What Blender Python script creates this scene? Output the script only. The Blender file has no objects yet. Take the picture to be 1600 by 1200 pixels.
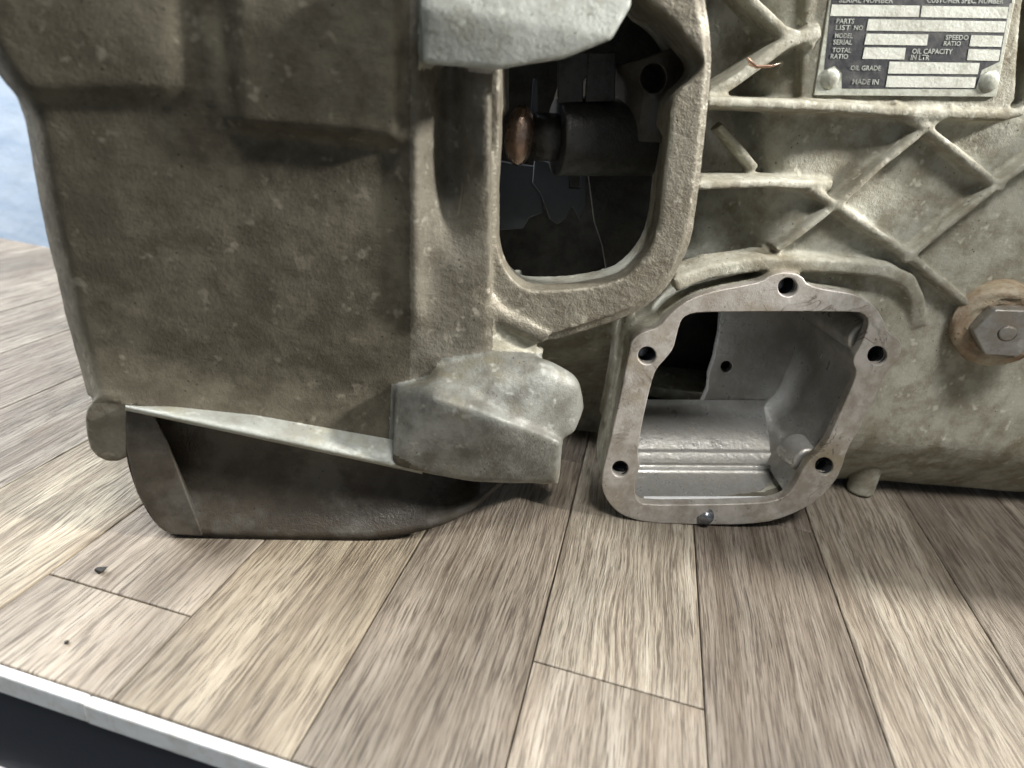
import bpy, bmesh, math, random
import numpy as np
from mathutils import Vector, Matrix
random.seed(7); np.random.seed(7)
scene = bpy.context.scene
COL = scene.collection

# ------------------------------------------------------------------ camera
FPX, CH = 950.0, 0.2                       # focal length in photo pixels (1600 wide), eye height over the bench
PITCH, ROLL = math.radians(25.0), math.radians(7.5)
_c, _s = math.cos(PITCH), math.sin(PITCH)
_rt, _up, FW = np.array([1, 0, 0.]), np.array([0, _s, _c]), np.array([0, _c, -_s])
RT = math.cos(ROLL)*_rt + math.sin(ROLL)*_up
UP = -math.sin(ROLL)*_rt + math.cos(ROLL)*_up
EYE = np.array([0, 0, CH])
cam = bpy.data.cameras.new('camera')
cam.sensor_width = 36.0; cam.lens = FPX/1600*36.0
cam.clip_start = 0.01; cam.clip_end = 50
cam.dof.use_dof = True; cam.dof.focus_distance = 0.300; cam.dof.aperture_fstop = 7.5
cam_o = bpy.data.objects.new('camera', cam); COL.objects.link(cam_o)
cam_o.matrix_world = Matrix(((RT[0], UP[0], -FW[0], 0), (RT[1], UP[1], -FW[1], 0), (RT[2], UP[2], -FW[2], CH), (0, 0, 0, 1)))
scene.camera = cam_o

# ------------------------------------------------------------------ light
world = bpy.data.worlds.new('World'); scene.world = world; world.use_nodes = True
bgn = world.node_tree.nodes['Background']
bgn.inputs['Color'].default_value = (0.86, 0.95, 1.0, 1); bgn.inputs['Strength'].default_value = 0.17
def area(name, loc, aim, size, power, color, size_y=None):
    l = bpy.data.lights.new(name, 'AREA'); l.energy = power; l.color = color
    l.shape = 'RECTANGLE'; l.size = size; l.size_y = size_y or size
    o = bpy.data.objects.new(name, l); COL.objects.link(o); o.location = loc
    o.rotation_euler = (Vector(aim)-Vector(loc)).to_track_quat('-Z', 'Y').to_euler()
    return o
area('side_lamp', (1.30, 0.12, 0.95), (0.15, 0.27, 0.05), 0.12, 46.0, (1.0, 0.965, 0.91), 0.12)
area('ceiling_lamp', (0.25, -0.36, 1.42), (0.05, 0.27, 0.1), 0.45, 18.5, (1.0, 0.98, 0.94), 0.26)
area('window_light', (-1.30, 0.40, 0.95), (-0.60, 0.48, 0.0), 0.5, 50.0, (0.96, 0.98, 1.0))
scene.view_settings.view_transform = 'Standard'; scene.view_settings.look = 'None'
scene.view_settings.exposure = 0.0; scene.view_settings.gamma = 1.0
scene.view_settings.use_curve_mapping = False
scene.cycles.use_adaptive_sampling = True; scene.cycles.adaptive_threshold = 0.05
scene.cycles.max_bounces = 4; scene.cycles.diffuse_bounces = 3; scene.cycles.glossy_bounces = 3
scene.cycles.caustics_reflective = False; scene.cycles.caustics_refractive = False

# ------------------------------------------------------------------ geometry helpers
def ray(px, py): return FW + (px-800)/FPX*RT - (py-600)/FPX*UP
def plane(a, b=0.0, c=0.0): return (a, b, c)             # Y = a + b*z + c*x
def hit(px, py, P, off=0.0):
    """point of the plane Y = a + b z + c x seen at a photo pixel; off moves it towards the front"""
    a, b, c = P; d = ray(px, py)
    t = (a - off + b*CH)/(d[1] - b*d[2] - c*d[0])
    return EYE + d*t
def atY(px, py, Y):
    d = ray(px, py); return EYE + d*(Y/d[1])
def ground(px, py, z=0.0):
    d = ray(px, py); return EYE + d*((z-CH)/d[2])
def project(P):
    q = P - EYE; w = q@FW
    return 800+FPX*(q@RT)/w, 600-FPX*(q@UP)/w
def inside(px, py, poly):
    px = np.asarray(px, float); py = np.asarray(py, float); r = np.zeros(px.shape, bool)
    n = len(poly)
    for i in range(n):
        x0, y0 = poly[i]; x1, y1 = poly[(i+1) % n]
        if y0 == y1: continue
        r ^= ((y0 > py) != (y1 > py)) & (px < (x1-x0)*(py-y0)/(y1-y0)+x0)
    return r
def smooth_poly(pts, n=2):
    for _ in range(n):
        o = []
        for i in range(len(pts)):
            a = np.array(pts[i], float); b = np.array(pts[(i+1) % len(pts)], float)
            o += [tuple(a*.75+b*.25), tuple(a*.25+b*.75)]
        pts = o
    return pts
def scale_poly(pts, k):
    c = np.mean(np.array(pts, float), 0); return [tuple(c+(np.array(p)-c)*k) for p in pts]
def vnoise(P, sc, seed=0):
    """cheap smooth 3-d noise for arrays of points, about -1..1"""
    rs = np.random.RandomState(seed); v = 0
    for k in range(7):
        d = rs.normal(size=3); d /= np.linalg.norm(d)
        v = v + np.sin(P@d*sc*(0.7+0.6*rs.rand())*6.283 + rs.rand()*6.283)
    return v/3.0

def mesh_obj(name, verts, faces, mat, parent=None, smooth=True):
    me = bpy.data.meshes.new(name); me.from_pydata([tuple(map(float, v)) for v in verts], [], faces); me.update()
    o = bpy.data.objects.new(name, me); COL.objects.link(o)
    if mat: me.materials.append(mat)
    if smooth: me.polygons.foreach_set('use_smooth', [True]*len(me.polygons))
    if parent: o.parent = parent
    return o
def finish(name, bm, mat, parent=None, smooth=True, bevel=0.0, seg=2):
    me = bpy.data.meshes.new(name)
    bmesh.ops.recalc_face_normals(bm, faces=bm.faces)
    bm.to_mesh(me); bm.free()
    o = bpy.data.objects.new(name, me); COL.objects.link(o)
    if mat: me.materials.append(mat)
    if bevel:
        m = o.modifiers.new('bevel', 'BEVEL'); m.width = bevel; m.segments = seg; m.limit_method = 'ANGLE'; m.angle_limit = math.radians(35)
    if smooth:
        me.polygons.foreach_set('use_smooth', [True]*len(me.polygons))
        if bevel: o.modifiers.new('wn', 'WEIGHTED_NORMAL')
    if parent: o.parent = parent
    return o
def empty(name, loc, label=None, cat=None, group=None, kind=None):
    o = bpy.data.objects.new(name, None); COL.objects.link(o); o.location = loc; o.empty_display_size = 0.02
    if label: o['label'] = label
    if cat: o['category'] = cat
    if group: o['group'] = group
    if kind: o['kind'] = kind
    return o
def tag(o, label=None, cat=None, kind=None):
    if label: o['label'] = label
    if cat: o['category'] = cat
    if kind: o['kind'] = kind
    return o
def keep(o, parent):
    """parent without moving (the parents are unrotated empties)"""
    o.parent = parent; o.matrix_parent_inverse = Matrix.Translation(parent.location).inverted(); return o

def hull(points):
    bm = bmesh.new()
    for p in points: bm.verts.new(tuple(p))
    bmesh.ops.convex_hull(bm, input=bm.verts)
    bmesh.ops.delete(bm, geom=[v for v in bm.verts if not v.link_faces], context='VERTS')
    bmesh.ops.recalc_face_normals(bm, faces=bm.faces)
    vs = [np.array(v.co) for v in bm.verts]; bm.verts.index_update()
    fs = [[v.index for v in f.verts] for f in bm.faces]
    bm.free(); return vs, fs
def ball(c, r, n=10):
    c = np.array(c); r = np.array(r if hasattr(r, '__len__') else (r, r, r)); o = []
    for i in range(n+1):
        th = math.pi*i/n
        for j in range(2*n):
            ph = math.pi*j/n
            o.append(c + r*np.array([math.sin(th)*math.cos(ph), math.sin(th)*math.sin(ph), math.cos(th)]))
    return o
def slab(fn, us, vs, back, mask=None):
    """closed slab: a grid of front points fn(u, v) and the same grid moved back (+Y)"""
    nu, nv = len(us), len(vs)
    F = [[fn(u, v) for v in vs] for u in us]
    V = [p for r in F for p in r]; n = nu*nv
    V = V + [p+np.array([0, back, 0]) for p in V]
    K = np.ones((nu-1, nv-1), bool)
    if mask is not None:
        for i in range(nu-1):
            for j in range(nv-1):
                K[i, j] = mask((us[i]+us[i+1])/2, (vs[j]+vs[j+1])/2)
    id = lambda i, j: i*nv+j
    fs = []
    for i in range(nu-1):
        for j in range(nv-1):
            if not K[i, j]: continue
            a, b, c, d = id(i, j), id(i+1, j), id(i+1, j+1), id(i, j+1)
            fs.append([a, d, c, b]); fs.append([a+n, b+n, c+n, d+n])
            if i == 0 or not K[i-1, j]: fs.append([a, a+n, d+n, d])
            if i == nu-2 or not K[i+1, j]: fs.append([b, c, c+n, b+n])
            if j == 0 or not K[i, j-1]: fs.append([a, b, b+n, a+n])
            if j == nv-2 or not K[i, j+1]: fs.append([d, d+n, c+n, c])
    return V, fs
def prism2d(outer, holes, pts3, back, nback=(0, 1, 0)):
    """solid with holes: pixel outlines, pts3(px,py) -> 3-d front point, extruded back along nback"""
    bm = bmesh.new(); loops = [outer]+list(holes); edges = []
    for lp in loops:
        vs = [bm.verts.new((x, -y, 0)) for x, y in lp]
        edges += [bm.edges.new((vs[i], vs[(i+1) % len(vs)])) for i in range(len(vs))]
    bmesh.ops.triangle_fill(bm, edges=edges, use_beauty=True, use_dissolve=False)
    bm.verts.ensure_lookup_table(); bm.verts.index_update()
    flat = [(v.co.x, -v.co.y) for v in bm.verts]
    fs = []
    for f in bm.faces:
        ids = [v.index for v in f.verts]
        if f.normal.z < 0: ids.reverse()
        cx = sum(flat[i][0] for i in ids)/len(ids); cy = sum(flat[i][1] for i in ids)/len(ids)
        if inside(cx, cy, outer) and not any(inside(cx, cy, h) for h in holes): fs.append(ids)
    bm.free()
    V = [pts3(x, y) for x, y in flat]; n = len(V)
    V = V+[p+np.array(nback)*back for p in V]
    out = [list(f) for f in fs]+[[i+n for i in reversed(f)] for f in fs]
    cnt = {}
    for f in fs:
        for i in range(len(f)):
            e = (f[i], f[(i+1) % len(f)]); cnt[e] = 1
    for (a, b) in list(cnt):
        if (b, a) not in cnt: out.append([b, a, a+n, b+n])
    return V, out
def merge(parts):
    V, Fs, o = [], [], 0
    for v, f in parts:
        V += list(v); Fs += [[i+o for i in q] for q in f]; o += len(v)
    return V, Fs
def cyl(c0, c1, r0, r1=None, n=32, cap=True):
    r1 = r0 if r1 is None else r1
    c0 = np.array(c0, float); c1 = np.array(c1, float); d = c1-c0; d /= np.linalg.norm(d)
    a = np.cross(d, [0.3, 0.5, 0.81]); a /= np.linalg.norm(a); b = np.cross(d, a)
    V = []; fs = []
    for c, r in ((c0, r0), (c1, r1)):
        for i in range(n):
            t = 2*math.pi*i/n; V.append(c+r*(math.cos(t)*a+math.sin(t)*b))
    for i in range(n): fs.append([i, (i+1) % n, n+(i+1) % n, n+i])
    if cap: fs += [list(range(n-1, -1, -1)), list(range(n, 2*n))]
    return V, fs
def to_obj(name, vf, mat, parent=None, smooth=True, bevel=0.0, seg=2):
    bm = bmesh.new(); vs = [bm.verts.new(tuple(map(float, p))) for p in vf[0]]
    for f in vf[1]:
        try: bm.faces.new([vs[i] for i in f])
        except ValueError: pass
    return finish(name, bm, mat, parent, smooth, bevel, seg)

# ------------------------------------------------------------------ materials
def newmat(name):
    m = bpy.data.materials.new(name); m.use_nodes = True; nt = m.node_tree
    return m, nt, nt.nodes['Principled BSDF']
def nd(nt, t, **kw):
    n = nt.nodes.new(t)
    for k, v in kw.items():
        if k in n.inputs: n.inputs[k].default_value = v
        else: setattr(n, k, v)
    return n
def mix(nt, fac, a, b, mode='MIX'):
    m = nt.nodes.new('ShaderNodeMix'); m.data_type = 'RGBA'; m.blend_type = mode
    for s, v in ((0, fac), (6, a), (7, b)):
        if isinstance(v, (int, float)): m.inputs[s].default_value = v
        elif isinstance(v, tuple): m.inputs[s].default_value = v if len(v) == 4 else v+(1,)
        else: nt.links.new(v, m.inputs[s])
    return m.outputs[2]
def ramp(nt, src, stops):
    r = nt.nodes.new('ShaderNodeValToRGB'); e = r.color_ramp.elements
    while len(e) < len(stops): e.new(0.5)
    for i, (p, c) in enumerate(stops):
        e[i].position = p; e[i].color = (c, c, c, 1) if isinstance(c, (int, float)) else c+(1,)
    nt.links.new(src, r.inputs['Fac']); return r.outputs['Color']
def noise(nt, vec, scale, detail=6, rough=0.6, dist=0.0):
    n = nd(nt, 'ShaderNodeTexNoise', Scale=scale, Detail=detail, Roughness=rough, Distortion=dist)
    nt.links.new(vec, n.inputs['Vector']); return n.outputs['Fac']
def mapped(nt, vec, scale=(1, 1, 1), rot=(0, 0, 0), loc=(0, 0, 0)):
    m = nd(nt, 'ShaderNodeMapping'); m.inputs['Scale'].default_value = scale; m.inputs['Rotation'].default_value = rot; m.inputs['Location'].default_value = loc
    nt.links.new(vec, m.inputs['Vector']); return m.outputs['Vector']
def bump(nt, h, strength, dist, prev=None):
    b = nd(nt, 'ShaderNodeBump', Strength=strength, Distance=dist); nt.links.new(h, b.inputs['Height'])
    if prev is not None: nt.links.new(prev, b.inputs['Normal'])
    return b.outputs['Normal']
def cast_metal(name, base, light, dark, grime=0.5, metallic=0.35, rough=0.55, grain=1.0, speck=0.5, stain=None, spec=0.5, gs=330):
    m, nt, b = newmat(name); tc = nd(nt, 'ShaderNodeTexCoord'); v = tc.outputs['Object']
    big = noise(nt, v, 22, 3, 0.6)
    c = mix(nt, ramp(nt, big, [(0.35, 0.0), (0.68, 1.0)]), base, light)
    mid = noise(nt, v, 75, 4, 0.68)
    c = mix(nt, ramp(nt, mid, [(0.50-0.1*grime, 0.0), (0.62, grime)]), c, dark)
    if stain:
        st = noise(nt, mapped(nt, v, (1, 1, 1), loc=(3.1, .7, 2)), 30, 5, 0.66)
        c = mix(nt, ramp(nt, st, [(0.53, 0.0), (0.66, 0.75)]), c, stain)
    c = mix(nt, ramp(nt, mid, [(0.30, 0.35), (0.45, 0.0)]), c, tuple(x*1.12 for x in light))
    sp = noise(nt, mapped(nt, v, (1, 1, 1), loc=(1.3, 5, 2)), 120, 2, 0.75)
    c = mix(nt, ramp(nt, sp, [(0.62, 0.0), (0.72, speck)]), c, tuple(min(1, x*1.75+0.05) for x in light))
    pits = nd(nt, 'ShaderNodeTexVoronoi', Scale=260.0); nt.links.new(v, pits.inputs['Vector'])
    pm = ramp(nt, pits.outputs['Distance'], [(0.07, 1.0), (0.14, 0.0)])
    pn = ramp(nt, noise(nt, v, 60, 2), [(0.5, 0.0), (0.6, 1.0)])
    pf = mix(nt, 1.0, pm, pn, 'MULTIPLY')
    c = mix(nt, pf, c, tuple(x*.5 for x in dark))
    nt.links.new(c, b.inputs['Base Color'])
    rr = ramp(nt, mid, [(0.3, rough-0.08), (0.7, rough+0.2)]); nt.links.new(rr, b.inputs['Roughness'])
    b.inputs['Metallic'].default_value = metallic; b.inputs['Specular IOR Level'].default_value = spec
    n1 = bump(nt, noise(nt, v, gs, 3, 0.8), 0.55*grain, 0.0012)
    nt.links.new(n1, b.inputs['Normal'])
    return m
M = {}
M['casing'] = cast_metal('cast_aluminium', (0.375, 0.365, 0.30), (0.475, 0.468, 0.40), (0.235, 0.212, 0.155), 0.7, 0.1, 0.66, 0.8, 0.45, (0.18, 0.155, 0.105), spec=0.3, gs=480)
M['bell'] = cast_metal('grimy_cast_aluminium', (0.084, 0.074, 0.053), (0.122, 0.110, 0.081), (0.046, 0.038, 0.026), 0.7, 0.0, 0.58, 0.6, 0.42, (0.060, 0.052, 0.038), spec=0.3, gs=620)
M['frame'] = cast_metal('oily_cast_aluminium', (0.22, 0.20, 0.155), (0.31, 0.29, 0.235), (0.12, 0.10, 0.07), 0.6, 0.30, 0.48, 1.1, 0.5)
M['collar'] = cast_metal('stained_cast_aluminium', (0.145, 0.132, 0.102), (0.215, 0.20, 0.162), (0.085, 0.072, 0.052), 0.6, 0.1, 0.55, 0.8, 0.6, (0.075, 0.06, 0.044), spec=0.35)
M['foot'] = cast_metal('worn_cast_aluminium', (0.19, 0.19, 0.168), (0.29, 0.298, 0.275), (0.10, 0.093, 0.076), 0.7, 0.25, 0.50, 0.6, 0.5, (0.20, 0.18, 0.12), gs=620)
M['pale'] = cast_metal('pale_cast_aluminium', (0.36, 0.375, 0.345), (0.48, 0.50, 0.465), (0.20, 0.19, 0.15), 0.5, 0.2, 0.5, 0.6, 0.4, (0.36, 0.34, 0.24), gs=620)
M['gasket0'] = cast_metal('machined_gasket_face', (0.40, 0.37, 0.335), (0.51, 0.485, 0.455), (0.23, 0.20, 0.16), 0.7, 0.3, 0.42, 0.4, 0.2, (0.27, 0.225, 0.15), gs=700)
def gasket():
    m = M['gasket0']; nt = m.node_tree; b = nt.nodes['Principled BSDF']
    tc = [n for n in nt.nodes if n.type == 'TEX_COORD'][0]; v = tc.outputs['Object']
    old = b.inputs['Base Color'].links[0].from_socket
    f = noise(nt, v, 48, 3, 0.55, 1.2)
    line = ramp(nt, f, [(0.470, 0.0), (0.492, 0.8), (0.500, 0.8), (0.520, 0.0)])
    gate = ramp(nt, noise(nt, v, 30, 2), [(0.48, 0.0), (0.58, 1.0)])
    c = mix(nt, mix(nt, 1.0, line, gate, 'MULTIPLY'), old, (0.12, 0.10, 0.08))
    nt.links.new(c, b.inputs['Base Color']); return m
M['gasket'] = gasket()
M['pocket'] = cast_metal('oiled_bare_aluminium', (0.47, 0.46, 0.435), (0.57, 0.56, 0.53), (0.33, 0.315, 0.28), 0.6, 0.6, 0.30, 0.5, 0.15)
M['dark'] = cast_metal('oil_blackened_metal', (0.035, 0.034, 0.032), (0.06, 0.058, 0.054), (0.014, 0.013, 0.012), 0.7, 0.2, 0.38, 0.8, 0.05)
M['pan'] = cast_metal('shaded_brown_oiled_metal', (0.042, 0.034, 0.025), (0.062, 0.053, 0.041), (0.022, 0.017, 0.012), 0.6, 0.1, 0.40, 0.5, 0.1, (0.105, 0.100, 0.088), gs=500)  # brown oiled metal, darkened further to carry the shade under the bell lip
M['steel'] = cast_metal('dull_steel', (0.33, 0.32, 0.30), (0.42, 0.415, 0.40), (0.21, 0.19, 0.16), 0.6, 0.5, 0.45, 0.7, 0.2, (0.26, 0.19, 0.12))
M['sealant'] = cast_metal('rusty_tan_sealant', (0.40, 0.33, 0.23), (0.47, 0.42, 0.33), (0.25, 0.15, 0.085), 0.7, 0.0, 0.55, 1.0, 0.1)
M['copper'] = cast_metal('worn_copper', (0.50, 0.34, 0.26), (0.66, 0.50, 0.41), (0.25, 0.13, 0.08), 0.5, 0.95, 0.20, 0.5, 0.1)
def simple(name, col, rough=0.5, metallic=0.0, var=0.15, scale=60, bmp=0.15, grime=None):
    m, nt, b = newmat(name); tc = nd(nt, 'ShaderNodeTexCoord'); v = tc.outputs['Object']
    n = noise(nt, v, scale, 6, 0.65)
    c = mix(nt, n, tuple(x*(1-var) for x in col), tuple(min(1, x*(1+var)) for x in col))
    if grime: c = mix(nt, ramp(nt, noise(nt, v, 130, 5, 0.7), [(0.46, 0.0), (0.66, 0.75)]), c, grime)
    nt.links.new(c, b.inputs['Base Color']); b.inputs['Roughness'].default_value = rough; b.inputs['Metallic'].default_value = metallic
    nt.links.new(bump(nt, noise(nt, v, scale*6, 4), bmp, 0.0006), b.inputs['Normal'])
    return m
M['bright'] = simple('bare_aluminium_glint', (0.85, 0.86, 0.87), 0.3, 0.2, 0.08, 60, 0.05)  # the highlight on the pocket ledge is put into this near-white colour
M['plate'] = simple('plate_aluminium', (0.50, 0.51, 0.44), 0.45, 0.3, 0.2, 90, 0.3, (0.22, 0.21, 0.16))
M['field'] = simple('plate_field', (0.60, 0.61, 0.55), 0.5, 0.1, 0.10, 120, 0.35, (0.36, 0.36, 0.30))
M['print'] = simple('plate_black_print', (0.008, 0.009, 0.015), 0.6, 0.0, 0.5, 90, 0.2, (0.09, 0.09, 0.085))
M['letter'] = simple('plate_lettering', (0.42, 0.44, 0.40), 0.5, 0.1, 0.2, 200, 0.2, (0.14, 0.14, 0.13))
M['white'] = simple('white_edge_band', (0.72, 0.73, 0.74), 0.5, 0.0, 0.08, 30, 0.3, (0.55, 0.53, 0.49))
M['navy'] = simple('navy_panel', (0.010, 0.012, 0.022), 0.55, 0.0, 0.2, 30)
M['crumb'] = simple('black_dirt', (0.02, 0.018, 0.015), 0.7)
M['hole'] = simple('threaded_hole_steel', (0.30, 0.31, 0.34), 0.25, 0.9, 0.2, 200)

def wall_mat():
    m, nt, b = newmat('pale_blue_plaster'); tc = nd(nt, 'ShaderNodeTexCoord'); v = tc.outputs['Object']
    n = noise(nt, mapped(nt, v, (6, 6, 26)), 1.2, 6, 0.6)
    c = mix(nt, ramp(nt, n, [(0.3, 0.0), (0.7, 1.0)]), (0.24, 0.32, 0.43), (0.40, 0.46, 0.54))
    nt.links.new(c, b.inputs['Base Color']); b.inputs['Roughness'].default_value = 0.8
    nt.links.new(bump(nt, noise(nt, v, 40, 4), 0.3, 0.004), b.inputs['Normal'])
    return m
M['wall'] = wall_mat()
def wood_mat():
    """grey-beige oak: the grain runs along the plank's own x; every plank shifts it and its tone"""
    m, nt, b = newmat('limed_oak'); tc = nd(nt, 'ShaderNodeTexCoord'); oi = nd(nt, 'ShaderNodeObjectInfo')
    mul = nd(nt, 'ShaderNodeVectorMath', operation='MULTIPLY'); cmb = nd(nt, 'ShaderNodeCombineXYZ')
    for i in range(3): nt.links.new(oi.outputs['Random'], cmb.inputs[i])
    nt.links.new(cmb.outputs[0], mul.inputs[0]); mul.inputs[1].default_value = (7.0, 13.0, 3.0)
    add = nd(nt, 'ShaderNodeVectorMath', operation='ADD'); nt.links.new(tc.outputs['Object'], add.inputs[0]); nt.links.new(mul.outputs[0], add.inputs[1])
    v = add.outputs[0]
    # a slow warp bends the grain into cathedrals
    wn = nd(nt, 'ShaderNodeTexNoise', Scale=1.0, Detail=3.0, Roughness=0.5); nt.links.new(mapped(nt, v, (9, 16, 1)), wn.inputs['Vector'])
    wv = nd(nt, 'ShaderNodeVectorMath', operation='MULTIPLY_ADD'); nt.links.new(wn.outputs['Color'], wv.inputs[0]); wa = nd(nt, 'ShaderNodeMath', operation='POWER'); nt.links.new(oi.outputs['Random'], wa.inputs[0]); wa.inputs[1].default_value = 2.0
    wb = nd(nt, 'ShaderNodeMath', operation='MULTIPLY_ADD'); nt.links.new(wa.outputs[0], wb.inputs[0]); wb.inputs[1].default_value = 0.014; wb.inputs[2].default_value = 0.004
    wc = nd(nt, 'ShaderNodeCombineXYZ'); nt.links.new(wb.outputs[0], wc.inputs[1]); nt.links.new(wc.outputs[0], wv.inputs[1]); nt.links.new(v, wv.inputs[2])
    w = wv.outputs[0]
    streak = noise(nt, mapped(nt, w, (24, 560, 1)), 1.0, 4, 0.72)
    broad = noise(nt, mapped(nt, w, (4, 75, 1)), 1.0, 4, 0.6)
    pores = noise(nt, mapped(nt, w, (60, 1150, 1)), 1.0, 2, 0.7)
    c = mix(nt, ramp(nt, broad, [(0.36, 0.0), (0.64, 1.0)]), (0.215, 0.178, 0.134), (0.360, 0.318, 0.255))
    c = mix(nt, ramp(nt, streak, [(0.38, 0.85), (0.49, 0.0)]), c, (0.115, 0.090, 0.068))
    c = mix(nt, ramp(nt, streak, [(0.52, 0.0), (0.72, 0.6)]), c, (0.47, 0.435, 0.375))
    c = mix(nt, ramp(nt, pores, [(0.36, 0.8), (0.48, 0.0)]), c, (0.085, 0.065, 0.048))
    hue = mix(nt, oi.outputs['Random'], (0.86, 0.85, 0.87), (1.06, 1.07, 1.08))
    c = mix(nt, 1.0, c, hue, 'MULTIPLY')
    c = mix(nt, 1.0, c, oi.outputs['Color'], 'MULTIPLY')
    pt = noise(nt, mapped(nt, v, (14, 26, 1)), 1.0, 4, 0.6)
    c = mix(nt, 1.0, c, ramp(nt, pt, [(0.3, 0.72), (0.7, 1.22)]), 'MULTIPLY')
    kn = nd(nt, 'ShaderNodeTexVoronoi', Scale=1.0); nt.links.new(mapped(nt, w, (7, 22, 1)), kn.inputs['Vector'])
    c = mix(nt, ramp(nt, kn.outputs['Distance'], [(0.03, 0.7), (0.11, 0.0)]), c, (0.17, 0.12, 0.08))
    dirt = noise(nt, tc.outputs['Object'], 30, 5, 0.6)
    c = mix(nt, ramp(nt, dirt, [(0.5, 0.0), (0.75, 0.4)]), c, (0.22, 0.18, 0.14))
    nt.links.new(c, b.inputs['Base Color'])
    nt.links.new(ramp(nt, streak, [(0.3, 0.62), (0.7, 0.42)]), b.inputs['Roughness'])
    n1 = bump(nt, streak, 0.8, 0.0016); n2 = bump(nt, pores, 0.5, 0.0006, n1)
    nt.links.new(n2, b.inputs['Normal'])
    return m
M['wood'] = wood_mat()

# ------------------------------------------------------------------ workbench
TH = math.radians(79.74)
D = np.array([math.cos(TH), math.sin(TH), 0]); N = np.array([math.sin(TH), -math.cos(TH), 0])
PW, P0 = 0.06733, -0.0760
EDGE, BACK = 0.1105, 0.517
bench = empty('workbench', (0, 0.3, 0), 'grey-beige oak-plank workbench top with white front edge under the gearbox', 'workbench')
def dn(d, n, z=0.0): return D*d+N*n+np.array([0, 0, z])
_board = {}
def plank(d0, d1, k, tone):
    g = 0.00026; L, W, T = d1-d0-2*g, PW-2*g, 0.018
    bm = bmesh.new(); bmesh.ops.create_cube(bm, size=1.0)
    for v in bm.verts: v.co = Vector((v.co.x*L, v.co.y*W, v.co.z*T))
    tops = [e for e in bm.edges if all(v.co.z > 0 for v in e.verts)]
    bmesh.ops.bevel(bm, geom=tops, offset=0.0006, segments=2, affect='EDGES', profile=0.5)
    o = finish('plank', bm, M['wood'], None, smooth=False)
    c = dn((d0+d1)/2, P0+PW*(k+0.5), -T/2)
    o.location = tuple(c); o.rotation_euler = (0, 0, TH)
    o.color = tone+(1,)
    keep(o, bench)
# butt joints seen in the photograph: distance along the boards, by board number (0 is right of the seam at photo x~550)
jd = lambda px, py: float(ground(px, py)@D)
joints = {-2: [jd(190, 930)], 1: [jd(960, 1068)], -1: [0.42], 0: [0.33], 2: [jd(1050, 830)-0.3+0.33], 3: [0.40], 4: [jd(1500, 1150)], -3: [0.30], -4: [0.37], 5: [0.31]}
tones = {-3: (1.15, 1.12, 1.02), -2: (.98, .95, .92), -1: (1.08, 1.05, .95), 0: (.72, .70, .68), 1: (1.06, 1.06, 1.05), 2: (.76, .745, .74), 3: (1.02, 1.02, 1.02), 4: (.88, .87, .88)}
for k in range(-13, 14):
    cuts = [EDGE+0.0005]+sorted(j for j in joints.get(k, [random.uniform(0.2, 0.45)]) if EDGE+.03 < j < BACK-.03)+[BACK]
    t = tones.get(k, (1.0, 0.99, 0.97))
    for i in range(len(cuts)-1):
        q = random.uniform(0.93, 1.07) if i else 1.0
        plank(cuts[i], cuts[i+1], k, tuple(x*q for x in t))
def band(name, d0, d1, z0, z1, mat, n0=-0.95, n1=0.86, bevel=0.0):
    vs = [dn(d, n, z) for d in (d0, d1) for n in (n0, n1) for z in (z0, z1)]
    o = to_obj(name, hull(vs), mat, None, False, bevel); keep(o, bench); return o
def zfront(px, py, d):
    r = ray(px, py); return float((EYE+r*((d-EYE@D)/(r@D)))[2])
E1 = EDGE-0.0035
zb = zfront(0, 1083, E1)
nj = float((EYE+ray(128, 1095)*((E1-EYE@D)/(ray(128, 1095)@D)))@N)
band('edge_band', E1, EDGE, zb, 0.0006, M['white'], -0.95, nj-.0002, bevel=0.0008)
band('edge_band', E1-.0002, EDGE, zb, 0.0004, M['white'], nj+.0002, 0.86, bevel=0.0008)
zn = zfront(0, 1196, EDGE-0.001)
band('drawer_front', EDGE-0.001, EDGE+0.014, zn, zb-0.0008, M['navy'])
band('lower_rail', E1, EDGE+0.012, zn-0.03, zn-0.0008, M['white'])
band('core_board', EDGE+0.015, BACK, -0.05, -0.0185, M['navy'])

wall_v = [dn(0.60, n, z) for n in (-3, 3) for z in (-0.8, 2.0)]
wl = to_obj('wall', slab(lambda u, v: dn(0.60, u, v), [-3, -1, 1, 3], [-0.8, 0.5, 2.0], 0.1), M['wall'], None, False); tag(wl, kind='structure')

# ------------------------------------------------------------------ gearbox
gb = empty('gearbox', (0.05, 0.3, 0), 'dirty cast-aluminium vehicle gearbox with open bell housing lying on the bench', 'gearbox')
CAS = plane(0.290, 0.06, 0.10)            # the ribbed side wall
FLA = plane(0.2655, 0.13, 0.10)           # the gasket face of the open side cover
FRA = plane(0.250, 0.02, 0.12)            # the frame round the fork window
BEL = plane(0.2605, -0.10, 0.22)          # the bell housing wall

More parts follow.
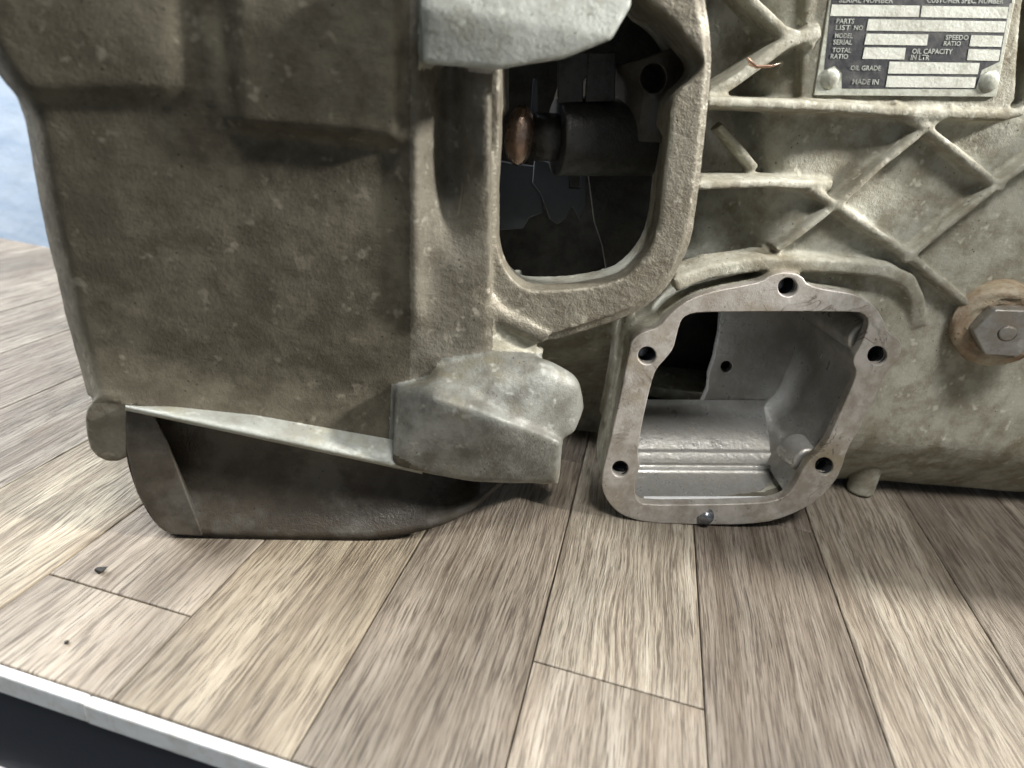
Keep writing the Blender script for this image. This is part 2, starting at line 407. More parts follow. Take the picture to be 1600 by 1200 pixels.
z4 = lambda pts: [(880+x/2.667, 380+y/2.667) for x, y in pts]
flange_out = z4([(285, 400), (330, 372), (400, 350), (440, 300), (500, 250), (560, 220), (650, 195), (760, 175), (830, 160), (870, 130), (935, 118), (995, 135), (1020, 175), (1100, 195), (1200, 208), (1260, 232), (1310, 275), (1340, 330), (1352, 372), (1400, 395), (1415, 440), (1395, 495), (1350, 535), (1320, 600), (1290, 660), (1250, 740), (1220, 800), (1190, 850), (1175, 890), (1165, 930), (1135, 995), (1065, 1070), (980, 1120), (880, 1158), (780, 1172), (640, 1175), (500, 1172), (340, 1165), (240, 1135), (185, 1080), (158, 1020), (165, 950), (190, 850), (220, 720), (250, 580), (272, 460)])
flange_in = z4([(485, 340), (500, 310), (540, 292), (620, 288), (900, 286), (1200, 286), (1250, 292), (1275, 325), (1265, 370), (1240, 430), (1215, 470), (1208, 500), (1225, 540), (1200, 610), (1150, 720), (1100, 830), (1070, 870), (1020, 910), (990, 960), (960, 1020), (930, 1055), (870, 1078), (800, 1085), (600, 1090), (345, 1092), (308, 1075), (298, 1030), (303, 985), (322, 930), (310, 880), (320, 800), (340, 700), (368, 580), (388, 525), (430, 480), (460, 440), (472, 390)])
def circ(cx, cy, rx, ry=None, n=20, a0=0.0):
    ry = ry or rx
    return [(cx+rx*math.cos(a0+2*math.pi*i/n), cy+ry*math.sin(a0+2*math.pi*i/n)) for i in range(n)]
holes_c = [(1231, 449, 15), (1011, 556, 14), (969, 733, 12.5), (1371, 556, 15), (1288, 729, 14)]
win_in = smooth_poly([(783, -60), (783, 112), (784, 195), (780, 280), (778, 366), (781, 387), (788, 409), (800, 430), (818, 446), (836, 451), (877, 450), (922, 445), (953, 439), (979, 429), (1001, 407), (1017, 382), (1026, 353), (1031, 318), (1036, 258), (1042, 211), (1047, 166), (1055, 147), (1092, 116), (1098, 95), (1068, 62), (1045, 30), (1000, 0), (985, -60)], 1)
win_out = smooth_poly([(740, -90), (752, 110), (738, 215), (722, 300), (712, 360), (722, 425), (748, 478), (795, 515), (850, 537), (890, 524), (950, 506), (1000, 487), (1042, 452), (1066, 410), (1082, 370), (1089, 320), (1096, 260), (1106, 170), (1112, 100), (1109, 40), (1100, -10), (1085, -90)], 1)

def sst(a, b, x):
    t = min(1, max(0, (x-a)/(b-a))); return t*t*(3-2*t)
comps = []      # closed solids that are fused into one casting
# side wall
def cas_bottom(px): return 748+(px-1330)*0.080
def wall_fn(px, t):
    yb = cas_bottom(px) if px > 1330 else 748+(1330-px)*0.02
    py = -170+(yb+170)*t
    s = max(0.0, (py-(yb-75))/75); off = -0.030*s**2.2
    if px < 1240: off -= 0.036*sst(0, 1, (1235-px)/160)*(1-.5*sst(380, 440, py))   # hollow beside the bell
    off -= 0.055*sst(520, 640, py)*(1-sst(960, 1000, px))
    return hit(px, py, CAS, off)
open_mid = [tuple((np.array(a)*0.6+np.array(np.mean(flange_in, 0))*0.4*0+np.array(a)*0.4)) for a in flange_in]
open_mid = scale_poly(flange_in, 1.05); win_mid = scale_poly(win_in, 1.03)
def wall_mask(px, t):
    yb = cas_bottom(px) if px > 1330 else 748+(1330-px)*0.02
    py = -170+(yb+170)*t
    return not inside(px, py, open_mid) and not inside(px, py, win_mid) and not (px < 1000 and py < 440)
comps.append(slab(wall_fn, np.linspace(800, 1900, 92), np.linspace(0, 1, 80), 0.028, wall_mask))
# ribs
def rib_solid(pts, w, h, P=CAS, sink=0.006, base=1.45):
    C = [hit(x, y, P) for x, y in pts]; n = len(C)
    w = w if hasattr(w, '__len__') else [w]*n; h = h if hasattr(h, '__len__') else [h]*n
    V = []; fs = []
    for i in range(n):
        d = C[min(n-1, i+1)]-C[max(0, i-1)]; d /= np.linalg.norm(d); s = np.cross(d, [0, 1, 0]); s /= np.linalg.norm(s)
        e = d*0.004*(-1 if i == 0 else 1 if i == n-1 else 0)
        f = np.array([0, -1, 0])
        for k, dep in ((-base, -sink), (-base*.8, .0), (-1, h[i]*.55), (-.75, h[i]), (.75, h[i]), (1, h[i]*.55), (base*.8, .0), (base, -sink)):
            V.append(C[i]+e+s*k*w[i]/2+f*dep)
    for i in range(n-1):
        for k in range(8):
            a, b = i*8+k, i*8+(k+1) % 8; fs.append([a, b, b+8, a+8])
    fs += [list(range(7, -1, -1)), list(range((n-1)*8, n*8))]
    return V, fs
RIBS = [
 ('shelf', [(1095, 160), (1200, 163), (1300, 168), (1420, 177), (1550, 181), (1578, 174), (1590, 158), (1594, 120), (1606, 0), (1620, -120)], .0050, [.024, .019, .0135, .0095, .0088, .0088, .0085, .008, .008, .008]),
 ('r2', [(1080, 281), (1180, 281), (1240, 285), (1285, 288)], .0048, [.022, .015, .010, .003]),
 ('r3', [(1462, 178), (1432, 200), (1370, 252), (1306, 310), (1262, 345), (1218, 380)], .0042, [.0085, .0080, .0076, .0074, .0070, .006]),
 ('r4', [(1392, 172), (1435, 200), (1490, 243), (1545, 287)], .0043, [.0090, .0084, .0078, .0074]),
 ('r5', [(1700, 172), (1600, 247), (1545, 287), (1480, 340), (1412, 396)], .0042, .0074),
 ('r6', [(1258, 292), (1300, 320), (1355, 357), (1412, 396), (1462, 438), (1510, 478)], .0044, [.0060, .0076, .0076, .0076, .0072, .007]),
 ('r7', [(1128, -30), (1165, 10), (1210, 52), (1250, 66)], .0052, [.013, .012, .011, .009]),
 ('r8', [(1256, 56), (1215, 70), (1178, 97), (1140, 125), (1100, 150)], .0062, [.010, .012, .013, .014, .016]),
 ('r9', [(1128, 205), (1152, 232), (1172, 256)], .0040, [.006, .004, .001]),
 ('arch', [(1060, 432), (1100, 418), (1180, 407), (1300, 411), (1375, 419), (1412, 436), (1427, 465), (1432, 500)], 0.0082, [.012, .010, .0085, .0075, .007, .006, .004, .001]),
]
for nm, pts, w, h in RIBS: comps.append(rib_solid(pts, w, h))
# raised pad under the data plate
pad = [(1268, -170), (1252, 150), (1262, 166), (1572, 172), (1586, 156), (1612, -170)]
comps.append(prism2d(pad, [], lambda x, y: hit(x, y, CAS, 0.0065), 0.012))
# thick body behind the gasket face
comps.append(prism2d(smooth_poly(flange_out, 1), [scale_poly(flange_in, 1.075)]+[circ(x, y, r*1.3) for x, y, r in holes_c], lambda x, y: hit(x, y, FLA, -0.0028), 0.040))
# fork window frame
comps.append(prism2d(win_out, [win_in], lambda x, y: hit(x, y, FRA, -.0035), 0.0075))
comps.append(prism2d(win_out, [[a if a[1] < 200 else b for a, b in zip(win_in, scale_poly(win_in, 1.14))]], lambda x, y: hit(x, y, FRA, -.0045), 0.050))
comps.append(prism2d(scale_poly(win_out, .955), [scale_poly(win_in, 1.02)], lambda x, y: hit(x, y, FRA), 0.010))
comps.append(rib_solid([(736, 300), (722, 345), (722, 390), (742, 448), (780, 492), (842, 524)], .0065, [.002, .004, .004, .004, .003, .001], FRA))
# brace between frame and cover
comps.append(rib_solid([(985, 470), (972, 520), (962, 580), (950, 640)], .006, .010, plane(.302, .06, .1)))
# bell housing wall
Lx = lambda py: float(np.interp(py, [-200, 60, 125, 150, 190, 260, 340, 420, 490, 560, 610, 640, 760], [-110, -40, 2, 24, 39, 51, 66, 85, 101, 121, 134, 140, 160]))
def bell_fn(u, t):
    xr = 765
    yb = None
    # px along the row, py down to the lip
    py0 = -170
    px_guess = 130+u*(xr-130)
    yb = 636+(px_guess-205)*0.215
    py = py0+(yb-py0)*t
    xl = Lx(py); px = xl+u*(xr-xl)
    off = 0.0
    s = max(0, (py-(yb-95))/95); off += 0.009*s**1.6                       # flare to the lip
    # sunk panel, upper middle, and its left ridge
    pan = sst(342, 384, px+0.12*(200-py)*0.3)*(1-sst(612, 640, px))*(1-sst(182, 208, py-(px-350)*0.10))
    off += 0.0080*pan
    off += 0.0030*math.exp(-((px-(330+0.15*(py-100)))/16)**2)*(1-sst(150, 215, py))
    # left upper hollow and edge
    off += 0.0045*(1-sst(128, 172, py))*(1-sst(250, 330, px))
    # column at the right
    off += 0.004*math.exp(-((px-648)/15)**2)*(1-sst(470, 560, py))
    off -= 0.013*math.exp(-((px-703)/27)**2)*(1-sst(230, 420, py))
    # rounded left edge
    e = max(0, 1-u/0.05); off -= 0.012*e**2.5
    return hit(px, py, BEL, off)
comps.append(slab(bell_fn, np.concatenate([np.linspace(0, .08, 9), np.linspace(.09, 1, 80)]), np.linspace(0, 1, 92), 0.011))
# bell side going back, top closed off above the frame
bl = [bell_fn(0.004, t)+np.array([0.004, .004, 0]) for t in np.linspace(0, .95, 14)]
V = []; fs = []
for p in bl:
    V += [p, p+np.array([.010, 0, 0]), p+np.array([.030, .12, 0]), p+np.array([.020, .12, 0])]
for i in range(len(bl)-1):
    for k in range(4): fs.append([i*4+k, i*4+(k+1) % 4, i*4+4+(k+1) % 4, i*4+4+k])
fs += [[3, 2, 1, 0], [len(V)-4, len(V)-3, len(V)-2, len(V)-1]]
comps.append((V, fs))
# lug at the lower left
def P(px, py, off, PL=BEL): return hit(px, py, PL, off)
lug = []
for (x, y) in circ(172, 650, 38, 34, 14)+circ(176, 684, 39, 37, 14): lug += [P(x, y, .008), P(x, y, -.012)]
comps.append(hull(lug))
# mounting foot: wedge, top slope, nose
ft = [P(616, 604, .004), P(690, 588, .010), P(612, 690, .015), P(612, 728, .019), P(720, 752, .024), P(800, 752, .024), P(872, 756, .026), P(878, 690, .028), P(785, 655, .031), P(676, 621, .024),
      P(630, 610, -.02), P(880, 680, -.02), P(872, 756, -.02), P(640, 700, -.015)]
comps.append(hull(ft))
comps.append(hull([q for x, y, o, r in ((700, 595, .002, .008), (780, 572, .000, .009), (848, 592, .009, .009), (880, 606, .008, .008), (894, 636, .010, .006), (884, 664, .015, .0055), (800, 655, .022, .005), (690, 628, .015, .005), (780, 572, -.02, .008)) for q in ball(P(x, y, o), r, 8)]))

comps.append(hull([P(700, 540, -.004), P(760, 490, -.004), P(850, 545, -.006), P(820, 640, .002), P(700, 640, .002), P(700, 540, -.02), P(850, 545, -.02), P(820, 640, -.02), P(760, 490, -.02)]))

# bracket across the top of the fork window
bk = [P(660, 100, .018), P(780, 108, .018), P(880, 92, .018), P(955, 62, .018), P(985, 10, .016), P(990, -80, .014), P(662, -90, .020), P(660, 8, .022),
      P(660, 100, -.01), P(780, 108, -.006), P(880, 92, -.006), P(955, 62, -.004), P(985, 10, -.004), P(990, -80, -.004), P(662, -90, -.01)]
comps.append(hull(bk))

fv, ff = merge(comps)
me = bpy.data.meshes.new('fused'); me.from_pydata([tuple(map(float, v)) for v in fv], [], ff); me.update()
fo = bpy.data.objects.new('fused', me); COL.objects.link(fo)
rm = fo.modifiers.new('remesh', 'REMESH'); rm.mode = 'VOXEL'; rm.voxel_size = 0.00095
sm = fo.modifiers.new('smooth', 'SMOOTH'); sm.iterations = 5; sm.factor = 0.5
dg = bpy.context.evaluated_depsgraph_get(); dg.update()
fm = bpy.data.meshes.new_from_object(fo.evaluated_get(dg))
bpy.data.objects.remove(fo)
nvt = len(fm.vertices); npg = len(fm.polygons)
co = np.empty(nvt*3, np.float32); fm.vertices.foreach_get('co', co); co = co.reshape(-1, 3).astype(float)
# the foot is more worn than the rest: extra rounding there
ed = np.empty(len(fm.edges)*2, np.int32); fm.edges.foreach_get('vertices', ed); ed = ed.reshape(-1, 2)
vx, vy = project(co)
wsm = np.where(inside(vx, vy, [(600, 540), (680, 480), (760, 460), (870, 535), (960, 540), (960, 800), (690, 800), (600, 735)]) & (co[:, 1] < .272), 0.6, 0.0)[:, None]
deg = np.bincount(ed.ravel(), minlength=nvt)[:, None]
for _ in range(24):
    acc = np.stack([np.bincount(ed[:, 0], co[ed[:, 1], k], nvt)+np.bincount(ed[:, 1], co[ed[:, 0], k], nvt) for k in range(3)], 1)/np.maximum(deg, 1)
    co = co*(1-wsm)+acc*wsm
fm.vertices.foreach_set('co', co.astype(np.float32).ravel()); fm.update()
no = np.empty(nvt*3, np.float32); fm.vertices.foreach_get('normal', no); no = no.reshape(-1, 3).astype(float)
co += no*(0.00016*vnoise(co, 40, 3)+0.00003*vnoise(co, 190, 5))[:, None]
fm.vertices.foreach_set('co', co.astype(np.float32).ravel()); fm.update()
fm.vertices.foreach_get('normal', tmp := np.empty(nvt*3, np.float32)); no = tmp.reshape(-1, 3)
lv = np.empty(len(fm.loops), np.int32); fm.loops.foreach_get('vertex_index', lv)
ls = np.empty(npg, np.int32); fm.polygons.foreach_get('loop_start', ls)
lt = np.empty(npg, np.int32); fm.polygons.foreach_get('loop_total', lt)
quad = lt == 4
assert quad.all()
Q = lv.reshape(-1, 4); cen = co[Q].mean(1)
cx, cy = project(cen)
cas_y = CAS[0]+CAS[1]*cen[:, 2]+CAS[2]*cen[:, 0]
hgt = cas_y-cen[:, 1]
lab = np.zeros(npg, int)                                   # 0 casing
names = ['casing']
bel_y = BEL[0]+BEL[1]*cen[:, 2]+BEL[2]*cen[:, 0]
fra_y = FRA[0]+FRA[1]*cen[:, 2]+FRA[2]*cen[:, 0]
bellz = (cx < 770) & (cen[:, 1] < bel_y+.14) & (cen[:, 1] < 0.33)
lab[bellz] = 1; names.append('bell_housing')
collar = bellz & (cx > 641) & (cen[:, 1] < .30)
inw = inside(cx, cy, scale_poly(win_out, 1.01)) & (cen[:, 1] > fra_y-.007) & (hgt > .006) & ~((cx < 740) & (cy < 260))
lab[inw] = 2; names.append('window_frame')
footp = [(612, 600), (672, 585), (690, 560), (770, 548), (850, 552), (905, 575), (925, 660), (885, 768), (720, 765), (606, 705)]
infoot = inside(cx, cy, footp) & (cen[:, 1] < 0.268)
lab[infoot] = 3; names.append('mounting_foot')
inbk = inside(cx, cy, [(654, -200), (1000, -200), (992, 20), (960, 70), (880, 100), (780, 115), (654, 108)]) & (cen[:, 1] < bel_y+.004)
lab[inbk] = 4; names.append('bracket')
lugp = circ(172, 668, 46, 60, 18); inlug = inside(cx, cy, lugp) & (cy > 630-(cx-172)*.0) & (cx < 206)
lab[inlug] = 5; names.append('lug')
infl = inside(cx, cy, scale_poly(flange_out, 1.012)) & (hgt > 0.004) & (cx > 930) & (cy > 420)
lab[infl] = 6; names.append('cover_body')
inpad = inside(cx, cy, pad) & (hgt > .0045); lab[inpad] = 7; names.append('plate_pad')
lab[collar & (lab == 1)] = 8; names.append('bell_collar')
for nm, pts, w, h in RIBS:
    ri = len(names); names.append('rim' if nm == 'arch' else 'rib')
    best = np.full(npg, 1e9)
    for (x0, y0), (x1, y1) in zip(pts[:-1], pts[1:]):
        t = np.clip(((cx-x0)*(x1-x0)+(cy-y0)*(y1-y0))/((x1-x0)**2+(y1-y0)**2), 0, 1)
        best = np.minimum(best, np.hypot(cx-x0-t*(x1-x0), cy-y0-t*(y1-y0)))
    wp = w*FPX/0.31*0.5*1.5
    lab[(best < wp) & (hgt > .0022) & (lab != 2) & (lab != 6) & (lab != 1) & (lab != 3) & (lab != 4)] = ri
# triangles no one could see: drop the far faces of the thin walls
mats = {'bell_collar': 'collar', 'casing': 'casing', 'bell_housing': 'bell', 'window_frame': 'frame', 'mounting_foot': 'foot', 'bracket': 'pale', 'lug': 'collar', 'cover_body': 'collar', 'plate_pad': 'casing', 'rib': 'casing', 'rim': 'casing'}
plabels = {'mounting_foot': 'pale worn foot with rounded nose below the bell housing', 'bell_housing': 'dark grimy bell housing wall', 'bracket': 'pale bracket across the top of the fork window'}
for i, nm in enumerate(names):
    sel = Q[lab == i]
    if len(sel) == 0: continue
    ids, inv = np.unique(sel, return_inverse=True); inv = inv.reshape(-1, 4)
    pm = bpy.data.meshes.new(nm); pm.vertices.add(len(ids)); pm.vertices.foreach_set('co', co[ids].astype(np.float32).ravel())
    pm.loops.add(inv.size); pm.loops.foreach_set('vertex_index', inv.astype(np.int32).ravel())
    pm.polygons.add(len(inv)); pm.polygons.foreach_set('loop_start', np.arange(0, inv.size, 4, dtype=np.int32))
    pm.update(calc_edges=True); pm.validate()
    pm.polygons.foreach_set('use_smooth', [True]*len(pm.polygons))
    pm.normals_split_custom_set_from_vertices([tuple(map(float, n)) for n in no[ids]])
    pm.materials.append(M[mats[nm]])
    o = bpy.data.objects.new(nm, pm); COL.objects.link(o); keep(o, gb)
    if nm in plabels: o['label'] = plabels[nm]
bpy.data.meshes.remove(fm)
def part(name, vf, mat, parent=gb, smooth=True, bevel=0.0, seg=2, label=None):
    o = to_obj(name, vf, M[mat], None, smooth, bevel, seg)
    keep(o, gb) if parent is gb else setattr(o, 'parent', parent)
    if label: o['label'] = label
    return o

# gasket face of the side cover, with its bolt holes
fl_holes = [circ(x, y, r, r*0.98, 22) for x, y, r in holes_c]
part('gasket_face', prism2d(smooth_poly(flange_out, 1), [smooth_poly(flange_in, 1)]+fl_holes, lambda x, y: hit(x, y, FLA), 0.0060), 'gasket', bevel=0.0007, label='pale machined gasket face round the open side cover')
for x, y, r in holes_c:
    c0 = hit(x, y, FLA, -.0012); rr = r*0.31/FPX*1.02
    nrm = np.array([-0.1, 1, -0.13]); nrm /= np.linalg.norm(nrm)
    V, fs = [], []
    for k in range(14):
        c = c0+nrm*0.0011*k; q = rr*(1.0 if k % 2 == 0 else 0.90)
        for i in range(20):
            t = 2*math.pi*i/20; V.append(c+np.array([q*math.cos(t), 0, q*math.sin(t)]))
    for k in range(13):
        for i in range(20): fs.append([k*20+i, k*20+(i+1) % 20, k*20+20+(i+1) % 20, k*20+20+i])
    fs.append(list(range(13*20, 14*20)))
    part('bolt_hole', (V, fs), 'hole')
# the broken hole at the bottom of the gasket face
part('bolt_hole', cyl(hit(1102, 806, FLA, .0010), hit(1102, 806, FLA, -.004), 0.0046, 0.0040, 20), 'hole')

# machined pocket behind the cover opening: a stepped trough
prof = [(797, .0063), (790, .0070), (784, .0100), (777, .0170), (740, .030), (733, .0335), (729, .0325), (724, .036), (722, .0385), (708, .0405), (704, .0430), (700, .0445), (690, .0475), (676, .053), (660, .060), (644, .068), (636, .072), (630, .073), (624, .0745), (600, .0755), (560, .076), (520, .0765), (470, .0775), (430, .0785)]
def trough(pxs, rows):
    V, fs = [], []
    for (y, dep) in rows:
        xr = float(np.interp(y, [630, 730, 800], [1335, 1285, 1235]))
        for u in pxs:
            x = 985+u*(xr-985); V.append(hit(x, y+(x-1000)*0.006, FLA, -dep))
    n = len(pxs)
    for i in range(len(rows)-1):
        for j in range(n-1): fs.append([i*n+j, i*n+j+1, i*n+n+j+1, i*n+n+j])
    return V, fs
part('pocket_floor', trough(np.linspace(0, 1, 30), prof[:19]), 'pocket', bevel=0)
lo = [(1096, 632), (1106, 610), (1108, 585), (1116, 560), (1120, 540), (1124, 520), (1126, 490), (1126, 430)]
bw_poly = lo+[(1372, 430), (1345, 640)]
part('pocket_wall', prism2d(bw_poly, [circ(1135, 573, 9, 9, 14), circ(1279, 553, 6, 3.4, 10)], lambda x, y: hit(x, y, FLA, -.0752), 0.006), 'pocket', bevel=0.0012)
# the pocket's right side follows the opening's scalloped edge
idx = [i for i, p in enumerate(flange_in) if p[0] > 1195]
edge = flange_in[4:21]
V, fs = [], []
deps = [0.0045, .012, .022, .034, .048, .062, .077]
for k, dep in enumerate(deps):
    for (x, y) in edge:
        p = hit(x, y, FLA, -0.0045); V.append(p+np.array([0.0007-.03*dep, dep-.0045, 0]))
n = len(edge)
for k in range(len(deps)-1):
    for j in range(n-1): fs.append([k*n+j, k*n+j+1, k*n+n+j+1, k*n+n+j])
part('pocket_side', (V, fs), 'pocket')
part('pocket_boss', cyl(hit(1262, 722, FLA, -.008), hit(1262, 722, FLA, -.008)+np.array([-.003, .016, 0]), .0080, .0095, 28), 'pocket', bevel=.002)
part('pocket_boss', cyl(hit(1352, 530, FLA, -.008), hit(1352, 530, FLA, -.008)+np.array([-.004, .066, 0]), .0085, .0095, 28), 'pocket', bevel=.002)
part('ledge', trough_strip := ([hit(x, y, FLA, -d) for x in np.linspace(1006, 1222, 12) for y, d in ((789, .0060), (784, .0064), (775.5, .0100))], [[i*3+k, i*3+3+k, i*3+4+k, i*3+1+k] for i in range(11) for k in range(2)]), 'bright', label='bare metal edge with painted highlight inside the cover opening')
# closed body behind everything: keeps the insides dark
def box(x0, x1, y0, y1, z0, z1):
    vs = [np.array([x, y, z]) for x in (x0, x1) for y in (y0, y1) for z in (z0, z1)]
    return hull(vs)
part('inner_housing', slab(lambda u, v: np.array([u, 0.40+0.1*u, v]), np.linspace(-.15, .50, 14), np.linspace(.01, .30, 8), .01), 'dark')
part('casing_top', box(.06, .50, .318, .46, .285, .295), 'casing', bevel=.003)
part('bell_top', box(-.13, .06, .236, .46, .285, .295), 'bell', bevel=.003)
part('casing_bottom', box(-.02, .50, .372, .46, .030, .038), 'casing', bevel=.003)
part('partition', box(.060, .064, .365, .46, .03, .29), 'dark')
# unseen rear of the gearbox beyond the right edge, shaped to shade the bench
part('rear_shadow_housing', hull([q for x in (.36, .62) for q in [np.array([x, .335+.115*math.cos(t), .170+.150*math.sin(t)]) for t in np.linspace(0, 2*math.pi, 28, endpoint=False)]]), 'casing', bevel=.006)

# inside the fork window
T0 = hit(868, 214, FRA, -.050); T1 = hit(1075, 214, FRA, -.060)
part('release_tube', cyl(T0, T1, .0172, .0180, 40), 'dark', bevel=.0012)
part('tube_neck', cyl(hit(835, 214, FRA, -.052), T0+np.array([.003, 0, 0]), .0105, .0105, 32), 'dark')
part('pivot_ball', hull([q for q in ball(hit(812, 212, FRA, -.046), (.0072, .010, .0130), 12)]), 'copper', label='worn copper-coloured pivot ball')
def plate_part(name, poly, dep, th, mat, bev=.0008):
    return part(name, prism2d(poly, [], lambda x, y: hit(x, y, FRA, -dep), th), mat, bevel=bev)
z6 = lambda pts: [(700+x/3.158, 100+y/3.158) for x, y in pts]
M['fork'] = simple('grey_clutch_plate', (0.085, 0.092, 0.103), 0.42, 0.3, 0.25, 80)
plate_part('release_fork', z6([(425, 470), (520, 488), (600, 515), (602, 610), (648, 612), (655, 540), (680, 538), (680, 700), (650, 770), (612, 706), (580, 765), (540, 795), (500, 765), (478, 700), (455, 640), (415, 590)]), .062, .003, 'fork')
plate_part('pressure_plate', z6([(200, 470), (430, 505), (465, 640), (470, 735), (400, 760), (370, 815), (240, 820), (150, 820)]), .066, .003, 'fork')
plate_part('guide_plate', z6([(540, -60), (690, -60), (690, 60), (668, 80), (668, 188), (540, 196)]), .040, .006, 'dark')
plate_part('guide_plate', z6([(692, -60), (830, -60), (824, 184), (676, 190)]), .040, .006, 'dark')
plate_part('guide_plate', z6([(690, 545), (1100, 545), (1080, 1150), (800, 1150), (760, 900), (720, 780)]), .072, .004, 'dark')
plate_part('spring_finger', z6([(420, 70), (440, 70), (445, 240), (420, 300), (408, 230)]), .050, .002, 'fork')
bossp = smooth_poly([(868, 215), (868, 130), (900, 112), (985, 96), (1025, 84), (1062, 70), (1085, 62), (1102, 80), (1090, 220), (1040, 225)], 1)
part('shaft_boss', prism2d(bossp, [circ(1022, 122, 19, 23, 20)], lambda x, y: hit(x, y, FRA, -.034)+np.array([0, .00001*(x-1040)**2*.2, 0]), 0.035), 'pan', bevel=.003, label='dark boss with round shaft bore inside the fork window')
# bell pan: the hollow lower rim under the lip
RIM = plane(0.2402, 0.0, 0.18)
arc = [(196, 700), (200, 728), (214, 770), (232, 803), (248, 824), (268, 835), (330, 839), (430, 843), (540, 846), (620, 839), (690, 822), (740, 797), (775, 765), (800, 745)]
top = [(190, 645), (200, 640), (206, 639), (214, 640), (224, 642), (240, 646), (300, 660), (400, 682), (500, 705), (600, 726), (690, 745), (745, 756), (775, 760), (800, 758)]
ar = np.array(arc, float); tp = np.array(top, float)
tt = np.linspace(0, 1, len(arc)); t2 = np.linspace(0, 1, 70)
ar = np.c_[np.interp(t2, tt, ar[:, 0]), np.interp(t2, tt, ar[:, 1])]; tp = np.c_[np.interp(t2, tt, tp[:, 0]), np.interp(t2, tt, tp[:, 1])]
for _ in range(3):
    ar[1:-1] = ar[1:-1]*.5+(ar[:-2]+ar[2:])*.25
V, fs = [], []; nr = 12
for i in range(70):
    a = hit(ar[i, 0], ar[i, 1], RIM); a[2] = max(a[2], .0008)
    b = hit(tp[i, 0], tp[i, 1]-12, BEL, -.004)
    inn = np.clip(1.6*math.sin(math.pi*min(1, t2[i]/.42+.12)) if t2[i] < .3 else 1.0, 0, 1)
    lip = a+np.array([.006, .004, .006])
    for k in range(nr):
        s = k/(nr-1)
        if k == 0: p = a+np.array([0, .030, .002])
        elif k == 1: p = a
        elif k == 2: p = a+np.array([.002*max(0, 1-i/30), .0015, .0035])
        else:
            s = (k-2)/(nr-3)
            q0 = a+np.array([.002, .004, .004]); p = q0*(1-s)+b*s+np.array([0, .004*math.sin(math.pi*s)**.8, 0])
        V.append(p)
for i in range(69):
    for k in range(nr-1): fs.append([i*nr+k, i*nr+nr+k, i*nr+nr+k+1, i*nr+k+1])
pan_o = part('bell_pan', (V, fs), 'pan', label='shade-darkened oily hollow rim of the bell housing resting on the bench')
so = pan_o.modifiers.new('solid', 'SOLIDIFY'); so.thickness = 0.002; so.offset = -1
# lip at the bell wall's lower edge, its catch of light painted pale
V, fs = [], []; xs = np.linspace(196, 660, 40)
for x in xs:
    yt = float(np.interp(x, [196, 260, 400, 620, 735], [632, 634, 650, 690, 728])); yb = 640+(x-205)*.215
    g = min(1, (x-190)/60)
    V += [hit(x, yt-6, BEL, -.001), hit(x, yt, BEL, .0068), hit(x, yt*.5+yb*.5, BEL, .0105+.002*g), hit(x, yb-5, BEL, .0145+.003*g), hit(x, yb, BEL, .0145+.003*g), hit(x, yb+3, BEL, .011), hit(x, yb-2, BEL, -.004)]
for i in range(39):
    for k in range(6): fs.append([i*7+k, i*7+k+1, i*7+7+k+1, i*7+7+k])
part('lip', (V, fs), 'pale', label='lip coloured pale as if lit along the lower edge of the bell housing')
# left thickness of the bell rim
lf = [hit(x, y, RIM, o) for x, y in [(197, 700), (214, 770), (248, 824), (268, 835), (318, 838), (285, 765), (262, 690), (236, 640), (196, 640)] for o in (.001, -.012)]
lf = [np.array([p[0], p[1], max(p[2], .0006)]) for p in lf]
part('rim_flange', hull(lf), 'pan', bevel=.002)

# filler plug
PC = hit(1549, 500, CAS, .001); ax = np.array([-0.28, -1, -0.03]); ax /= np.linalg.norm(ax)
plug = part('filler_plug', cyl(PC-ax*.006, PC+ax*.012, 0.0220, .0208, 48), 'sealant', bevel=.0018, seg=3, label='steel filler plug with hexagon head on the right of the ribbed side')
def sub(name, vf, mat, **kw):
    o = to_obj(name, vf, M[mat], None, **kw); keep(o, gb); o.parent = plug
    o.matrix_parent_inverse = Matrix.Identity(4); return o
plug.matrix_parent_inverse = Matrix.Translation(gb.location).inverted()
V, fs = [], []
for k, (r, d) in enumerate(((.0208, .0118), (.0206, .0128), (.0185, .0136), (.0168, .0146), (.0150, .0136), (.0138, .0144), (.012, .0132))):
    for i in range(40):
        t = 2*math.pi*i/40; rr = r*(1+.03*math.sin(3*t+k)+.02*math.sin(7*t+2*k)); V.append(PC+ax*(d+.0008*math.sin(5*t+k*2))+rr*np.array([math.cos(t), -.28*math.cos(t), math.sin(t)]))
for k in range(6):
    for i in range(40): fs.append([k*40+i, k*40+(i+1) % 40, k*40+40+(i+1) % 40, k*40+40+i])
sub('sealant_ring', (V, fs), 'sealant')
V = []
for d in (.010, .0225):
    for i in range(6):
        t = math.pi/3*i+.18; V.append(PC+ax*d+.0140*np.array([math.cos(t), -.28*math.cos(t), math.sin(t)]))
sub('hexagon_head', (V, [[0, 1, 2, 3, 4, 5][::-1], [6, 7, 8, 9, 10, 11]]+[[i, (i+1) % 6, 6+(i+1) % 6, 6+i] for i in range(6)]), 'steel', bevel=.0012)
sub('dimple', cyl(PC+ax*.0226, PC+ax*.0231, .0042, .0030, 24), 'steel')
# stub under the casing
sb = ground(1361, 793)
part('locating_stub', cyl((sb[0], sb[1]+.016, .0005), (sb[0]-.002, sb[1]+.020, .055), .0078, .0085, 28), 'casing', bevel=.002)

